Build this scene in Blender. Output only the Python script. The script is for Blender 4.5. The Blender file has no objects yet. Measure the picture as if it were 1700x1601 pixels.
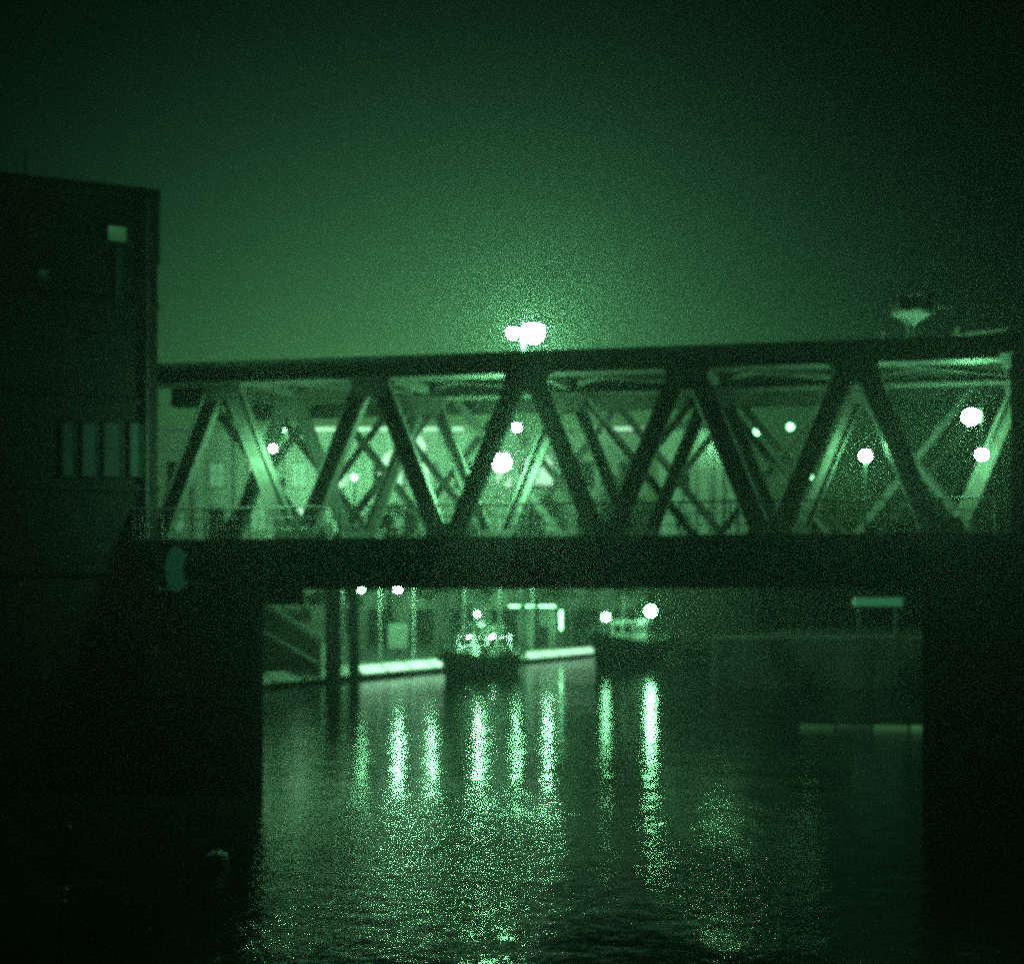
import bpy, bmesh, math, random
from mathutils import Vector, Matrix
random.seed(7)
R = math.radians
sc = bpy.context.scene
COL = sc.collection

# ------------------------------------------------------------------ camera
EYE = 6.0                     # eye level above the water, metres
F = 1800.0                    # focal length in pixels of the 1700 px wide photograph
HOR = 1000.0                  # row of the horizon
cam_d = bpy.data.cameras.new('camera')
cam_d.sensor_width = 36.0
cam_d.lens = 36.0 * F / 1700.0
cam_d.shift_y = (HOR - 800.5) / 1700.0
cam_d.clip_start = 0.1
cam_d.clip_end = 3000
cam_d.dof.use_dof = True
cam_d.dof.focus_distance = 12.0
cam_d.dof.aperture_fstop = 0.58
cam = bpy.data.objects.new('camera', cam_d)
COL.objects.link(cam)
cam.location = (0, 0, EYE)
cam.rotation_euler = (R(90), 0, 0)
sc.camera = cam

# ------------------------------------------------------------------ sky
SKY_AZ = -4.0                 # degrees right of the view axis where the last glow sits
world = bpy.data.worlds.new('World')
sc.world = world
world.use_nodes = True
wn = world.node_tree.nodes
wl = world.node_tree.links
wn.clear()
sky = wn.new('ShaderNodeTexSky')
sky.sky_type = 'NISHITA'
sky.sun_disc = False
sky.sun_elevation = R(0.5)
sky.sun_rotation = R(SKY_AZ)
sky.air_density = 1.0
sky.dust_density = 5.0
sky.ozone_density = 1.0
tint = wn.new('ShaderNodeMix'); tint.data_type = 'RGBA'; tint.blend_type = 'MULTIPLY'
tint.inputs['Factor'].default_value = 1.0
tint.inputs['B'].default_value = (0.17, 1.0, 0.45, 1)
bg = wn.new('ShaderNodeBackground')
bg.inputs['Strength'].default_value = 0.12
lum = wn.new('ShaderNodeRGBToBW')
wl.new(sky.outputs[0], lum.inputs[0])
mono = wn.new('ShaderNodeMix'); mono.data_type = 'RGBA'; mono.inputs['Factor'].default_value = 0.42
wl.new(sky.outputs[0], mono.inputs['A']); wl.new(lum.outputs[0], mono.inputs['B'])
# the dome of town light over the horizon behind the bridge: it fades with the angle from its middle
wtc = wn.new('ShaderNodeTexCoord')
dotn = wn.new('ShaderNodeVectorMath'); dotn.operation = 'DOT_PRODUCT'
dotn.inputs[1].default_value = (math.sin(R(SKY_AZ)), math.cos(R(SKY_AZ)), 0.0)
wl.new(wtc.outputs['Generated'], dotn.inputs[0])
def wm(op, a, b=None):
    n = wn.new('ShaderNodeMath'); n.operation = op
    for i, v in enumerate((a, b)):
        if v is None: continue
        if isinstance(v, (int, float)): n.inputs[i].default_value = v
        else: wl.new(v, n.inputs[i])
    return n.outputs[0]
ang_ = wm('ARCCOSINE', dotn.outputs['Value'])
dome = wm('EXPONENT', wm('MULTIPLY', wm('POWER', wm('DIVIDE', ang_, R(22.8)), 3.4), -1.0))
dome = wm('ADD', wm('MULTIPLY', dome, 1.85), 0.003)
vm = wn.new('ShaderNodeVectorMath'); vm.operation = 'SCALE'
wl.new(mono.outputs['Result'], vm.inputs[0]); wl.new(dome, vm.inputs['Scale'])
wo = wn.new('ShaderNodeOutputWorld')
wl.new(vm.outputs[0], tint.inputs['A'])
wl.new(tint.outputs['Result'], bg.inputs['Color'])
wl.new(bg.outputs[0], wo.inputs[0])

sc.view_settings.view_transform = 'Standard'
sc.view_settings.look = 'None'
sc.view_settings.gamma = 1.0
sc.view_settings.exposure = -1.0
cy = sc.cycles
cy.max_bounces = 4
cy.diffuse_bounces = 2
cy.glossy_bounces = 3
cy.transmission_bounces = 3
cy.volume_bounces = 0
cy.transparent_max_bounces = 6
cy.sample_clamp_indirect = 6.0
cy.sample_clamp_direct = 0.0
cy.caustics_reflective = False
cy.caustics_refractive = False
cy.use_denoising = False     # the remaining fine grain stands for the film grain
try:
    cy.denoiser = 'OPENIMAGEDENOISE'
except Exception:
    pass
cy.use_adaptive_sampling = False
cy.time_limit = 1000.0
cy.pixel_filter_type = 'BLACKMAN_HARRIS'
cy.filter_width = 2.8

LAMP_GAIN = 2.7
LAMP = (0.27, 1.0, 0.41)      # colour of every lamp on this green film

# ------------------------------------------------------------------ helpers
def P(px, py, Y):
    return Vector(((px - 850.0) / F * Y, Y, EYE - (py - HOR) / F * Y))

def mat(name, col, rough=0.7, metal=0.0, var=0.35, scale=3.0, bump=0.0, bscale=20.0, rust=None, streak=False, ior=1.45):
    m = bpy.data.materials.new(name)
    m.use_nodes = True
    nt = m.node_tree
    b = nt.nodes['Principled BSDF']
    b.inputs['Roughness'].default_value = rough
    b.inputs['Metallic'].default_value = metal
    b.inputs['IOR'].default_value = ior
    tc = nt.nodes.new('ShaderNodeTexCoord')
    mp = nt.nodes.new('ShaderNodeMapping')
    if streak:
        mp.inputs['Scale'].default_value = (1, 1, 0.12)
    nt.links.new(tc.outputs['Object'], mp.inputs['Vector'])
    nz = nt.nodes.new('ShaderNodeTexNoise')
    nz.inputs['Scale'].default_value = scale
    nz.inputs['Detail'].default_value = 6
    nz.inputs['Roughness'].default_value = 0.65
    nt.links.new(mp.outputs[0], nz.inputs['Vector'])
    rp = nt.nodes.new('ShaderNodeValToRGB')
    rp.color_ramp.elements[0].position = 0.3
    rp.color_ramp.elements[1].position = 0.72
    lo = rust if rust else tuple(c * (1 - var) for c in col)
    hi = tuple(min(1, c * (1 + var * 0.6)) for c in col)
    rp.color_ramp.elements[0].color = (*lo, 1)
    rp.color_ramp.elements[1].color = (*hi, 1)
    nt.links.new(nz.outputs['Fac'], rp.inputs['Fac'])
    nt.links.new(rp.outputs['Color'], b.inputs['Base Color'])
    if bump > 0:
        n2 = nt.nodes.new('ShaderNodeTexNoise')
        n2.inputs['Scale'].default_value = bscale
        n2.inputs['Detail'].default_value = 5
        nt.links.new(tc.outputs['Object'], n2.inputs['Vector'])
        bp = nt.nodes.new('ShaderNodeBump')
        bp.inputs['Strength'].default_value = bump
        bp.inputs['Distance'].default_value = 0.03
        nt.links.new(n2.outputs['Fac'], bp.inputs['Height'])
        nt.links.new(bp.outputs[0], b.inputs['Normal'])
    return m

def emit(name, strength, col=LAMP, base=(0.6, 0.6, 0.6)):
    m = bpy.data.materials.new(name)
    m.use_nodes = True
    b = m.node_tree.nodes['Principled BSDF']
    b.inputs['Base Color'].default_value = (*base, 1)
    b.inputs['Emission Color'].default_value = (*col, 1)
    b.inputs['Emission Strength'].default_value = strength
    return m

class MB:
    """collects simple solids in local coordinates and links them as one mesh"""
    def __init__(s):
        s.v = []; s.f = []; s.smooth = False
    def add(s, vs, fs):
        o = len(s.v)
        s.v += [Vector(v) for v in vs]
        s.f += [tuple(i + o for i in f) for f in fs]
        return s
    def box(s, x0, x1, y0, y1, z0, z1):
        return s.add([(x0,y0,z0),(x1,y0,z0),(x1,y1,z0),(x0,y1,z0),(x0,y0,z1),(x1,y0,z1),(x1,y1,z1),(x0,y1,z1)],
                     [(0,3,2,1),(4,5,6,7),(0,1,5,4),(1,2,6,5),(2,3,7,6),(3,0,4,7)])
    def beam(s, a, b, w, h, up=(0,1,0), off=(0,0)):
        """bar from a to b; h along `up`, w across; off shifts (across, up)"""
        a = Vector(a); b = Vector(b); d = (b - a).normalized(); up = Vector(up)
        x = d.cross(up).normalized(); y = x.cross(d).normalized()
        c = x * off[0] + y * off[1]
        vs = []
        for p in (a + c, b + c):
            for sx, sy in ((-1,-1),(1,-1),(1,1),(-1,1)):
                vs.append(p + x * (sx * w / 2) + y * (sy * h / 2))
        return s.add(vs, [(0,1,2,3),(7,6,5,4),(0,4,5,1),(1,5,6,2),(2,6,7,3),(3,7,4,0)])
    def hsec(s, a, b, w, depth, t=0.04, up=(0,1,0)):
        """H section: two side plates and a recessed web"""
        s.beam(a, b, t, depth, up, (-(w - t) / 2, 0))
        s.beam(a, b, t, depth, up, ((w - t) / 2, 0))
        s.beam(a, b, w - 2 * t, t, up)
        return s
    def tube(s, a, b, r0, r1=None, n=8, cap=True):
        r1 = r0 if r1 is None else r1
        a = Vector(a); b = Vector(b); d = (b - a).normalized()
        x = d.orthogonal().normalized(); y = d.cross(x)
        vs = []
        for p, r in ((a, r0), (b, r1)):
            for i in range(n):
                t = 2 * math.pi * i / n
                vs.append(p + x * (r * math.cos(t)) + y * (r * math.sin(t)))
        fs = [(i, (i + 1) % n, n + (i + 1) % n, n + i) for i in range(n)]
        if cap:
            fs += [tuple(reversed(range(n))), tuple(range(n, 2 * n))]
        return s.add(vs, fs)
    def lathe(s, prof, n=16, c=(0,0,0)):
        c = Vector(c); vs = []; fs = []
        for r, z in prof:
            for i in range(n):
                t = 2 * math.pi * i / n
                vs.append(c + Vector((r * math.cos(t), r * math.sin(t), z)))
        for k in range(len(prof) - 1):
            for i in range(n):
                j = (i + 1) % n
                fs.append((k*n+i, k*n+j, (k+1)*n+j, (k+1)*n+i))
        fs.append(tuple(reversed(range(n))))
        fs.append(tuple(range((len(prof)-1)*n, len(prof)*n)))
        return s.add(vs, fs)
    def ball(s, c, r, n=10, sz=1.0):
        prof = []
        m = 7
        for k in range(1, m):
            a = math.pi * k / m
            prof.append((r * math.sin(a), -r * sz * math.cos(a)))
        return s.lathe(prof, n, c)
    def prism(s, poly, z0, z1):
        n = len(poly)
        vs = [(x, y, z0) for x, y in poly] + [(x, y, z1) for x, y in poly]
        fs = [tuple(reversed(range(n))), tuple(range(n, 2*n))] + [(i, (i+1) % n, n + (i+1) % n, n + i) for i in range(n)]
        return s.add(vs, fs)
    def mesh(s, name):
        me = bpy.data.meshes.new(name)
        me.from_pydata([tuple(v) for v in s.v], [], s.f)
        me.update()
        bm = bmesh.new(); bm.from_mesh(me)
        bmesh.ops.recalc_face_normals(bm, faces=bm.faces)
        bm.to_mesh(me); bm.free()
        if s.smooth:
            for p in me.polygons: p.use_smooth = True
        return me
    def build(s, name, m, parent=None, loc=(0,0,0), rz=0.0):
        me = s.mesh(name)
        me.materials.append(m)
        o = bpy.data.objects.new(name, me)
        COL.objects.link(o)
        o.location = loc
        o.rotation_euler = (0, 0, rz)
        if parent is not None:
            o.parent = parent
        return o

def place(me, name, parent=None, loc=(0,0,0), rz=0.0):
    o = bpy.data.objects.new(name, me); COL.objects.link(o)
    o.location = loc; o.rotation_euler = (0, 0, rz)
    if parent is not None: o.parent = parent
    return o

def tag(o, label=None, cat=None, group=None, kind=None):
    if label: o['label'] = label
    if cat: o['category'] = cat
    if group: o['group'] = group
    if kind: o['kind'] = kind
    return o

def thing(name, label, cat, loc=(0,0,0), rz=0.0, group=None):
    o = bpy.data.objects.new(name, None); COL.objects.link(o)
    o.empty_display_size = 0.3
    o.location = loc; o.rotation_euler = (0, 0, rz)
    return tag(o, label, cat, group)

# ------------------------------------------------------------------ materials
M = {}
M['steel'] = mat('painted_bridge_steel', (0.10, 0.11, 0.105), 0.6, 0.0, 0.4, 2.5, 0.25, 30, rust=(0.06, 0.05, 0.04))
M['steel2'] = mat('older_bridge_steel', (0.08, 0.085, 0.08), 0.65, 0.0, 0.4, 2.0, 0.25, 30, rust=(0.055, 0.045, 0.04))
M['rail'] = mat('galvanised_rail', (0.42, 0.44, 0.42), 0.5, 0.2, 0.25, 5.0)
M['deck'] = mat('deck_asphalt', (0.06, 0.06, 0.06), 0.85, 0, 0.3, 4, 0.3, 40)
M['concrete'] = mat('stained_concrete', (0.30, 0.30, 0.28), 0.85, 0, 0.45, 1.2, 0.4, 14, streak=True)
M['darkbrick'] = mat('sooty_brick', (0.034, 0.03, 0.028), 0.9, 0, 0.4, 2.5, 0.4, 10)
M['frame'] = mat('dark_window_frame', (0.07, 0.07, 0.07), 0.6, 0, 0.3, 8)
M['timber'] = mat('wet_timber_pile', (0.075, 0.06, 0.05), 0.7, 0, 0.5, 3, 0.6, 18, streak=True)
M['pale'] = mat('weathered_white_paint', (0.62, 0.62, 0.6), 0.6, 0, 0.35, 3, 0.2, 20)
M['white'] = mat('white_paint', (0.78, 0.78, 0.76), 0.5, 0, 0.15, 6)
M['hull'] = mat('black_hull_paint', (0.03, 0.032, 0.034), 0.4, 0, 0.5, 2, 0.3, 12)
M['boatdeck'] = mat('worn_boat_deck', (0.2, 0.19, 0.17), 0.8, 0, 0.4, 4)
M['cargo'] = mat('grey_tarpaulin', (0.4, 0.4, 0.38), 0.75, 0, 0.4, 4, 0.6, 6)
M['wall'] = mat('rendered_warehouse_wall', (0.55, 0.54, 0.5), 0.9, 0, 0.35, 0.5, 0.3, 6, streak=True)
M['trim'] = mat('stone_trim', (0.5, 0.49, 0.46), 0.85, 0, 0.25, 2)
M['ground'] = mat('quay_paving', (0.2, 0.2, 0.19), 0.9, 0, 0.4, 0.6, 0.3, 8)
M['glass'] = mat('dark_window_glass', (0.02, 0.02, 0.022), 0.08, 0, 0.1, 2)
M['leaf'] = mat('dark_foliage', (0.06, 0.085, 0.035), 0.7, 0, 0.5, 1.5)
M['bark'] = mat('tree_bark', (0.09, 0.075, 0.06), 0.9, 0, 0.4, 4)
M['pole'] = mat('lamp_post_paint', (0.32, 0.33, 0.32), 0.5, 0.1, 0.2, 6)
M['roof'] = mat('dark_roofing', (0.07, 0.07, 0.07), 0.8, 0, 0.3, 2)

# water
def water_mat():
    m = bpy.data.materials.new('harbour_water')
    m.use_nodes = True
    nt = m.node_tree; b = nt.nodes['Principled BSDF']
    b.inputs['Base Color'].default_value = (0.006, 0.014, 0.011, 1)
    b.inputs['Roughness'].default_value = 0.10
    b.inputs['IOR'].default_value = 1.40
    tc = nt.nodes.new('ShaderNodeTexCoord')
    def noise(scale, sx, sy, detail, rough=0.5):
        mp = nt.nodes.new('ShaderNodeMapping'); mp.inputs['Scale'].default_value = (sx, sy, 1)
        mp.inputs['Rotation'].default_value = (0, 0, R(12))
        n = nt.nodes.new('ShaderNodeTexNoise')
        n.inputs['Scale'].default_value = scale; n.inputs['Detail'].default_value = detail
        n.inputs['Roughness'].default_value = rough
        nt.links.new(tc.outputs['Object'], mp.inputs['Vector']); nt.links.new(mp.outputs[0], n.inputs['Vector'])
        return n
    swell = noise(0.45, 0.8, 1.1, 3, 0.6)
    mid = noise(2.3, 0.9, 1.1, 2)
    rip = noise(7.0, 0.8, 1.25, 3, 0.6)
    gust = noise(0.06, 1, 1, 2)
    gr = nt.nodes.new('ShaderNodeMapRange')
    gr.inputs['From Min'].default_value = 0.35; gr.inputs['From Max'].default_value = 0.65
    gr.inputs['To Min'].default_value = 0.18; gr.inputs['To Max'].default_value = 0.6
    nt.links.new(gust.outputs['Fac'], gr.inputs['Value'])
    # two patches roughened by the wind in front of the bridge
    sep = nt.nodes.new('ShaderNodeSeparateXYZ'); nt.links.new(tc.outputs['Object'], sep.inputs[0])
    edge = noise(0.8, 1, 0.6, 6, 0.75)
    def mth(op, a, b=None, c=None):
        n = nt.nodes.new('ShaderNodeMath'); n.operation = op
        for i, v in enumerate((a, b, c)):
            if v is None: continue
            if isinstance(v, (int, float)): n.inputs[i].default_value = v
            else: nt.links.new(v, n.inputs[i])
        return n.outputs[0]
    tot = gr.outputs[0]
    for cx, cy_, rx, ry in ((-2.3, 25.5, 4.3, 9.5), (4.5, 23.5, 1.5, 4.6)):
        dx = mth('DIVIDE', mth('SUBTRACT', sep.outputs['X'], cx), rx); dy = mth('DIVIDE', mth('SUBTRACT', sep.outputs['Y'], cy_), ry)
        d = mth('SQRT', mth('ADD', mth('MULTIPLY', dx, dx), mth('MULTIPLY', dy, dy)))
        d = mth('ADD', d, mth('MULTIPLY', mth('SUBTRACT', edge.outputs['Fac'], 0.5), 1.6))
        mr = nt.nodes.new('ShaderNodeMapRange'); mr.interpolation_type = 'SMOOTHSTEP'
        mr.inputs['From Min'].default_value = 0.2; mr.inputs['From Max'].default_value = 1.35
        mr.inputs['To Min'].default_value = 1.1; mr.inputs['To Max'].default_value = 0.0
        nt.links.new(d, mr.inputs['Value'])
        tot = mth('ADD', tot, mr.outputs[0])
    b1 = nt.nodes.new('ShaderNodeBump'); b1.inputs['Strength'].default_value = 1.0; b1.inputs['Distance'].default_value = 0.055
    nt.links.new(swell.outputs['Fac'], b1.inputs['Height'])
    b2 = nt.nodes.new('ShaderNodeBump'); b2.inputs['Distance'].default_value = 0.014
    nt.links.new(tot, b2.inputs['Strength'])
    nt.links.new(rip.outputs['Fac'], b2.inputs['Height'])
    b3 = nt.nodes.new('ShaderNodeBump'); b3.inputs['Distance'].default_value = 0.036
    nt.links.new(tot, b3.inputs['Strength'])
    nt.links.new(mid.outputs['Fac'], b3.inputs['Height'])
    nt.links.new(b1.outputs[0], b3.inputs['Normal'])
    nt.links.new(b3.outputs[0], b2.inputs['Normal'])
    nt.links.new(b2.outputs[0], b.inputs['Normal'])
    return m
M['water'] = water_mat()

# ------------------------------------------------------------------ lamps
_em = {}
def lamp_mat(I, r):
    """emission that gives a globe of radius r the radiant intensity I"""
    e = LAMP_GAIN * I / (math.pi * r * r)
    k = round(e, 2)
    if k not in _em:
        _em[k] = emit('lamp_glow', e, LAMP)
    return _em[k]

def globe(parent, loc, r, I, name='bulb'):
    bm = bmesh.new(); bmesh.ops.create_icosphere(bm, subdivisions=3 if r > 0.4 else 2, radius=r * 1.05)
    b = MB(); b.smooth = True
    b.add([Vector(loc) + v.co for v in bm.verts], [[v.index for v in f.verts] for f in bm.faces]); bm.free()
    return b.build(name, lamp_mat(I, r), parent)

# ------------------------------------------------------------------ setting
b = MB(); b.add([(-300,-40,0),(300,-40,0),(300,420,0),(-300,420,0)], [(0,1,2,3)])
tag(b.build('water', M['water']), kind='structure')

QA = Vector((-11.9, 85.5, 0)); QD = Vector((0.505, 0.863, 0)).normalized(); QN = Vector((-QD.y, QD.x, 0))
def quay_at(px, back=0.0):
    """point on the far quay line (shifted inland by `back`) seen in column px"""
    A = QA + QN * back
    r = (px - 850) / F
    s = (r * A.y - A.x) / (QD.x - r * QD.y)
    return A + QD * s
q0 = QA - QD * 16; q1 = QA + QD * 44
b = MB(); b.prism([(q0.x, q0.y), (q1.x, q1.y), (298, q1.y), (298, 418), (-298, 418), (-298, q0.y)], -1.5, 0.98)
tag(b.build('quay_ground', M['ground']), kind='structure')

# ------------------------------------------------------------------ the truss bridge
TH = R(8.55); CB, SB = math.cos(TH), math.sin(TH)
BC = Vector((0, 34.6, 0))
def t_at(px, n=0.0):
    r = (px - 850) / F
    return (r * (34.6 + n * CB) - n * SB) / (CB + r * SB)
def bw(t, n, z):
    return Vector((t * CB + n * SB, 34.6 - t * SB + n * CB, z))
def bz(t, n, py):
    return EYE - (py - HOR) / F * (34.6 - t * SB + n * CB)

ZT, ZTB, ZD, ZU = 13.9, 13.2, 7.92, 6.48
T0, T1 = -13.2, 17.6
br = thing('truss_bridge', 'long dark steel truss bridge with zigzag diagonals crossing the water', 'bridge', BC, -TH)

def truss(n, shift, w, depth, thick=0.045):
    b = MB(); b.box(T0, T1, n - depth/2, n + depth/2, ZTB + 0.09, ZT - 0.03)
    b.box(T0, T1, n - depth/2 - 0.09, n + depth/2 + 0.09, ZT - 0.03, ZT + 0.03)
    b.box(T0, T1, n - depth/2 - 0.09, n + depth/2 + 0.09, ZTB + 0.03, ZTB + 0.09)
    tc = b.build('top_chord', M['steel'], br)
    top = [0.45 + shift + 5.05 * k for k in range(-3, 4)]
    bot = [-2.1 + shift + 5.05 * k for k in range(-2, 4)]
    for i in range(len(top)):
        for j in (i - 1, i):
            if 0 <= j < len(bot):
                tt, tb = top[i], bot[j]
                if tt < T0 + 0.3 or tt > T1 - 0.3 or (n == 0 and tt > 15): continue
                d = 0.22 if tb > tt else -0.22
                b = MB(); b.hsec((tt + d, n, ZTB + 0.05), (tb - d, n, ZD + 0.12), w, depth - 0.08, thick)
                b.build('diagonal', M['steel'], br)
    for tt in top:
        if T0 + 0.6 < tt < T1 - 0.6:
            b = MB()
            for s in (-1, 1):
                y = n + s * (depth / 2 + 0.012)
                b.add([(tt-0.75,y,ZTB+0.3),(tt+0.75,y,ZTB+0.3),(tt+0.52,y,ZTB-0.55),(tt-0.52,y,ZTB-0.55),
                       (tt-0.75,y+s*0.02,ZTB+0.3),(tt+0.75,y+s*0.02,ZTB+0.3),(tt+0.52,y+s*0.02,ZTB-0.55),(tt-0.52,y+s*0.02,ZTB-0.55)],
                      [(0,1,2,3),(4,5,6,7),(0,1,5,4),(1,2,6,5),(2,3,7,6),(3,0,4,7)])
            b.build('gusset_plate', M['steel'], br)
    for tb in bot:
        b = MB()
        for s in (-1, 1):
            y = n + s * (depth / 2 + 0.012)
            b.add([(tb-0.8,y,ZD-0.1),(tb+0.8,y,ZD-0.1),(tb+0.5,y,ZD+0.62),(tb-0.5,y,ZD+0.62),
                   (tb-0.8,y+s*0.02,ZD-0.1),(tb+0.8,y+s*0.02,ZD-0.1),(tb+0.5,y+s*0.02,ZD+0.62),(tb-0.5,y+s*0.02,ZD+0.62)],
                  [(0,1,2,3),(4,5,6,7),(0,1,5,4),(1,2,6,5),(2,3,7,6),(3,0,4,7)])
        b.build('gusset_plate', M['steel'], br)
    return top

WB = 3.6
tops = truss(0.0, 0.0, 0.58, 0.5)
truss(WB, 1.0, 0.46, 0.42)
# plate girders, deck and cross members
for n in (-0.05, WB + 0.05):
    b = MB(); b.box(T0, T1, n - 0.02, n + 0.02, ZU + 0.06, ZD - 0.12)
    b.box(T0, T1, n - 0.22, n + 0.22, ZU, ZU + 0.06); b.box(T0, T1, n - 0.22, n + 0.22, ZD - 0.12, ZD - 0.06)
    g = b.build('girder', M['steel'], br)
    b = MB(); b.box(-0.02, 0.02, -0.18, 0.18, ZU + 0.062, ZD - 0.122)
    me = b.mesh('stiffener'); me.materials.append(M['steel'])
    k = 0
    t = T0 + 0.4
    while t < T1:
        place(me, 'stiffener', g, (t, n, 0)); t += 1.26
b = MB(); b.box(T0, T1, -1.15, WB + 0.3, ZD - 0.055, ZD + 0.03)
b.build('deck', M['deck'], br)
b = MB(); b.box(T0, T1, -1.2, -1.152, ZD - 0.14, ZD + 0.09)
b.build('deck_edge', M['rail'], br)
b = MB(); b.box(-0.12, 0.12, 0.0, WB, ZU + 0.2, ZD - 0.13)
me = b.mesh('cross_beam'); me.materials.append(M['steel'])
t = T0 + 0.6
while t < T1:
    place(me, 'cross_beam', br, (t, 0, 0)); t += 2.525
b = MB(); b.add([(-0.05,-1.13,ZD-0.06),(-0.05,-0.06,ZD-0.06),(-0.05,-0.06,ZD-0.75),(0.05,-1.13,ZD-0.06),(0.05,-0.06,ZD-0.06),(0.05,-0.06,ZD-0.75)],
             [(0,1,2),(3,5,4),(0,3,4,1),(1,4,5,2),(2,5,3,0)])
me = b.mesh('footway_bracket'); me.materials.append(M['steel'])
t = T0 + 0.61
while t < T1:
    place(me, 'footway_bracket', br, (t, 0, 0)); t += 2.525
# top lateral bracing
for i, tt in enumerate(tops):
    if not (T0 + 0.5 < tt < T1 - 1): continue
    b = MB(); b.beam((tt, 0.27, ZTB + 0.35), (tt + 1.0, WB - 0.24, ZTB + 0.35), 0.26, 0.3, (0,0,1))
    b.build('top_strut', M['steel'], br)
    b = MB(); b.beam((tt, 0.28, ZTB + 0.25), (tt + 5.6, WB - 0.25, ZTB + 0.25), 0.16, 0.12, (0,0,1))
    if tt + 5.6 < T1: b.build('wind_brace', M['steel'], br)
    b = MB(); b.beam((tt + 4.6, 0.28, ZTB + 0.40), (tt + 1.4, WB - 0.25, ZTB + 0.40), 0.16, 0.12, (0,0,1))
    if tt + 5.6 < T1: b.build('wind_brace', M['steel'], br)
# railing on the footway
RN = -1.1
b = MB(); b.tube((T0, RN, ZD + 1.1), (T1, RN, ZD + 1.1), 0.03, n=8); b.build('top_rail', M['rail'], br)
for z in (0.42, 0.76):
    b = MB(); b.tube((T0, RN, ZD + z), (T1, RN, ZD + z), 0.014, n=6); b.build('mid_rail', M['rail'], br)
b = MB(); b.box(-0.03, 0.03, RN - 0.03, RN + 0.03, ZD + 0.03, ZD + 1.075)
pm = b.mesh('rail_post'); pm.materials.append(M['rail'])
t = T0 + 0.35
posts = []
while t < T1:
    posts.append(t); place(pm, 'rail_post', br, (t, 0, 0)); t += 1.51
bars = MB()
for k in range(11):
    x = 0.12 + k * 0.126
    bars.box(x - 0.006, x + 0.006, RN - 0.006, RN + 0.006, ZD + 0.14, ZD + 1.07)
bars.box(0.03, 1.48, RN - 0.008, RN + 0.008, ZD + 0.12, ZD + 0.14)
bm_ = bars.mesh('infill_bars'); bm_.materials.append(M['rail'])
for t in posts[:-1]:
    o = place(bm_, 'infill_bars', br, (t, 0, 0)); tag(o, kind='stuff')

# piers under the bridge
for (px0, px1, lab) in ((382, 430, 'dark round-edged bridge pier standing in the water near the left bank'),):
    ta, tb = t_at(px0), t_at(px1)
    c = bw((ta + tb) / 2, 0.0, 0)
    p = thing('bridge_pier', lab, 'pier', c, -TH)
    w = (tb - ta) / 2
    b = MB(); b.prism([(-w,-w*0.7),(-w*0.6,-w),(w*0.6,-w),(w,-w*0.7),(w,w*0.7),(w*0.6,w),(-w*0.6,w),(-w,w*0.7)], -1.0, 5.9)
    b.build('shaft', M['concrete'], p)
    b = MB(); b.prism([(-w-0.1,-w-0.1),(w+0.1,-w-0.1),(w+0.1,WB+0.5),(-w-0.1,WB+0.5)], 5.9, ZU - 0.004)
    b.build('pier_cap', M['darkbrick'], p)

la = thing('left_abutment', 'dark masonry wall under the left end of the bridge, behind the pipes', 'abutment', bw(0, 0, 0), -TH)
b = MB(); b.box(T0 - 1.5, t_at(386, 1.2), 1.2, 2.1, -1.5, ZU - 0.5); b.build('masonry', M['darkbrick'], la)
b = MB(); b.box(T0 - 1.5, t_at(388, 1.1), 1.1, 2.2, ZU - 0.5, ZU - 0.02); b.build('coping', M['darkbrick'], la)

# ------------------------------------------------------------------ second, lattice bridge right behind
N2 = 6.6; W2 = 4.2
b2 = thing('lattice_bridge', 'second bridge with crossed lattice bracing right behind the front truss', 'bridge', bw(0, N2, 0), -TH)
ZT2, ZB2 = 14.7, 13.95
for n in (0.0, W2):
    b = MB(); b.box(T0 - 1, T1, n - 0.2, n + 0.2, ZB2, ZT2); b.build('top_chord', M['steel2'], b2)
    pw = 4.9
    k = 0
    t = -13.3 + (1.4 if n else 0.0)
    while t + pw < T1:
        b = MB(); b.hsec((t + 0.1, n, ZB2 + 0.1), (t + pw - 0.1, n, ZD + 0.1), 0.30, 0.26, 0.03); b.build('diagonal', M['steel2'], b2)
        b = MB(); b.hsec((t + pw - 0.1, n + 0.14, ZB2 + 0.1), (t + 0.1, n + 0.14, ZD + 0.1), 0.26, 0.2, 0.03); b.build('diagonal', M['steel2'], b2)
        t += pw
    b = MB(); b.box(T0 - 1, T1, n - 0.15, n + 0.15, ZU + 0.25, ZD - 0.07); b.build('girder', M['steel2'], b2)
b = MB(); b.box(T0 - 1, T1, 0.16, W2 - 0.16, ZD - 0.3, ZD); b.build('deck', M['deck'], b2)

# street lamps on the bridges
M['post'] = mat('black_post_paint', (0.03, 0.03, 0.03), 0.5)
def street_lamp(px, py, n, r, I, label, arm=0.0, group='lamps on the bridge'):
    t = t_at(px, n); z = bz(t, n, py)
    g = bw(t, n, ZD + 0.03)
    o = thing('street_lamp', label, 'lamp', g, -TH, group)
    h = z - ZD - 0.03
    b = MB()
    if arm is None:                                # standing on a post
        b.tube((0, 0.10, 0), (0, 0.10, h - r * 0.6), 0.05, 0.04, 8); b.build('lamp_post', M['post'], o)
    else:                                          # hung from the top bracing
        o.location.z = z; h = 0.0
        b.tube((arm, 0, r), (arm, 0, ZTB + 0.3 - z), 0.02, 0.02, 6); b.build('hanger', M['post'], o)
    b = MB(); b.lathe([(0.05, h + r + 0.12), (r * 0.75, h + r * 0.85), (r * 0.8, h + r * 0.78)], 12); b.build('lamp_hood', M['steel'], o)
    globe(o, (0, 0, h), r, I)
    return o
street_lamp(833, 768, 2.9, 0.29, 130, 'brightest bridge lamp glowing in the middle of the truss')
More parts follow.
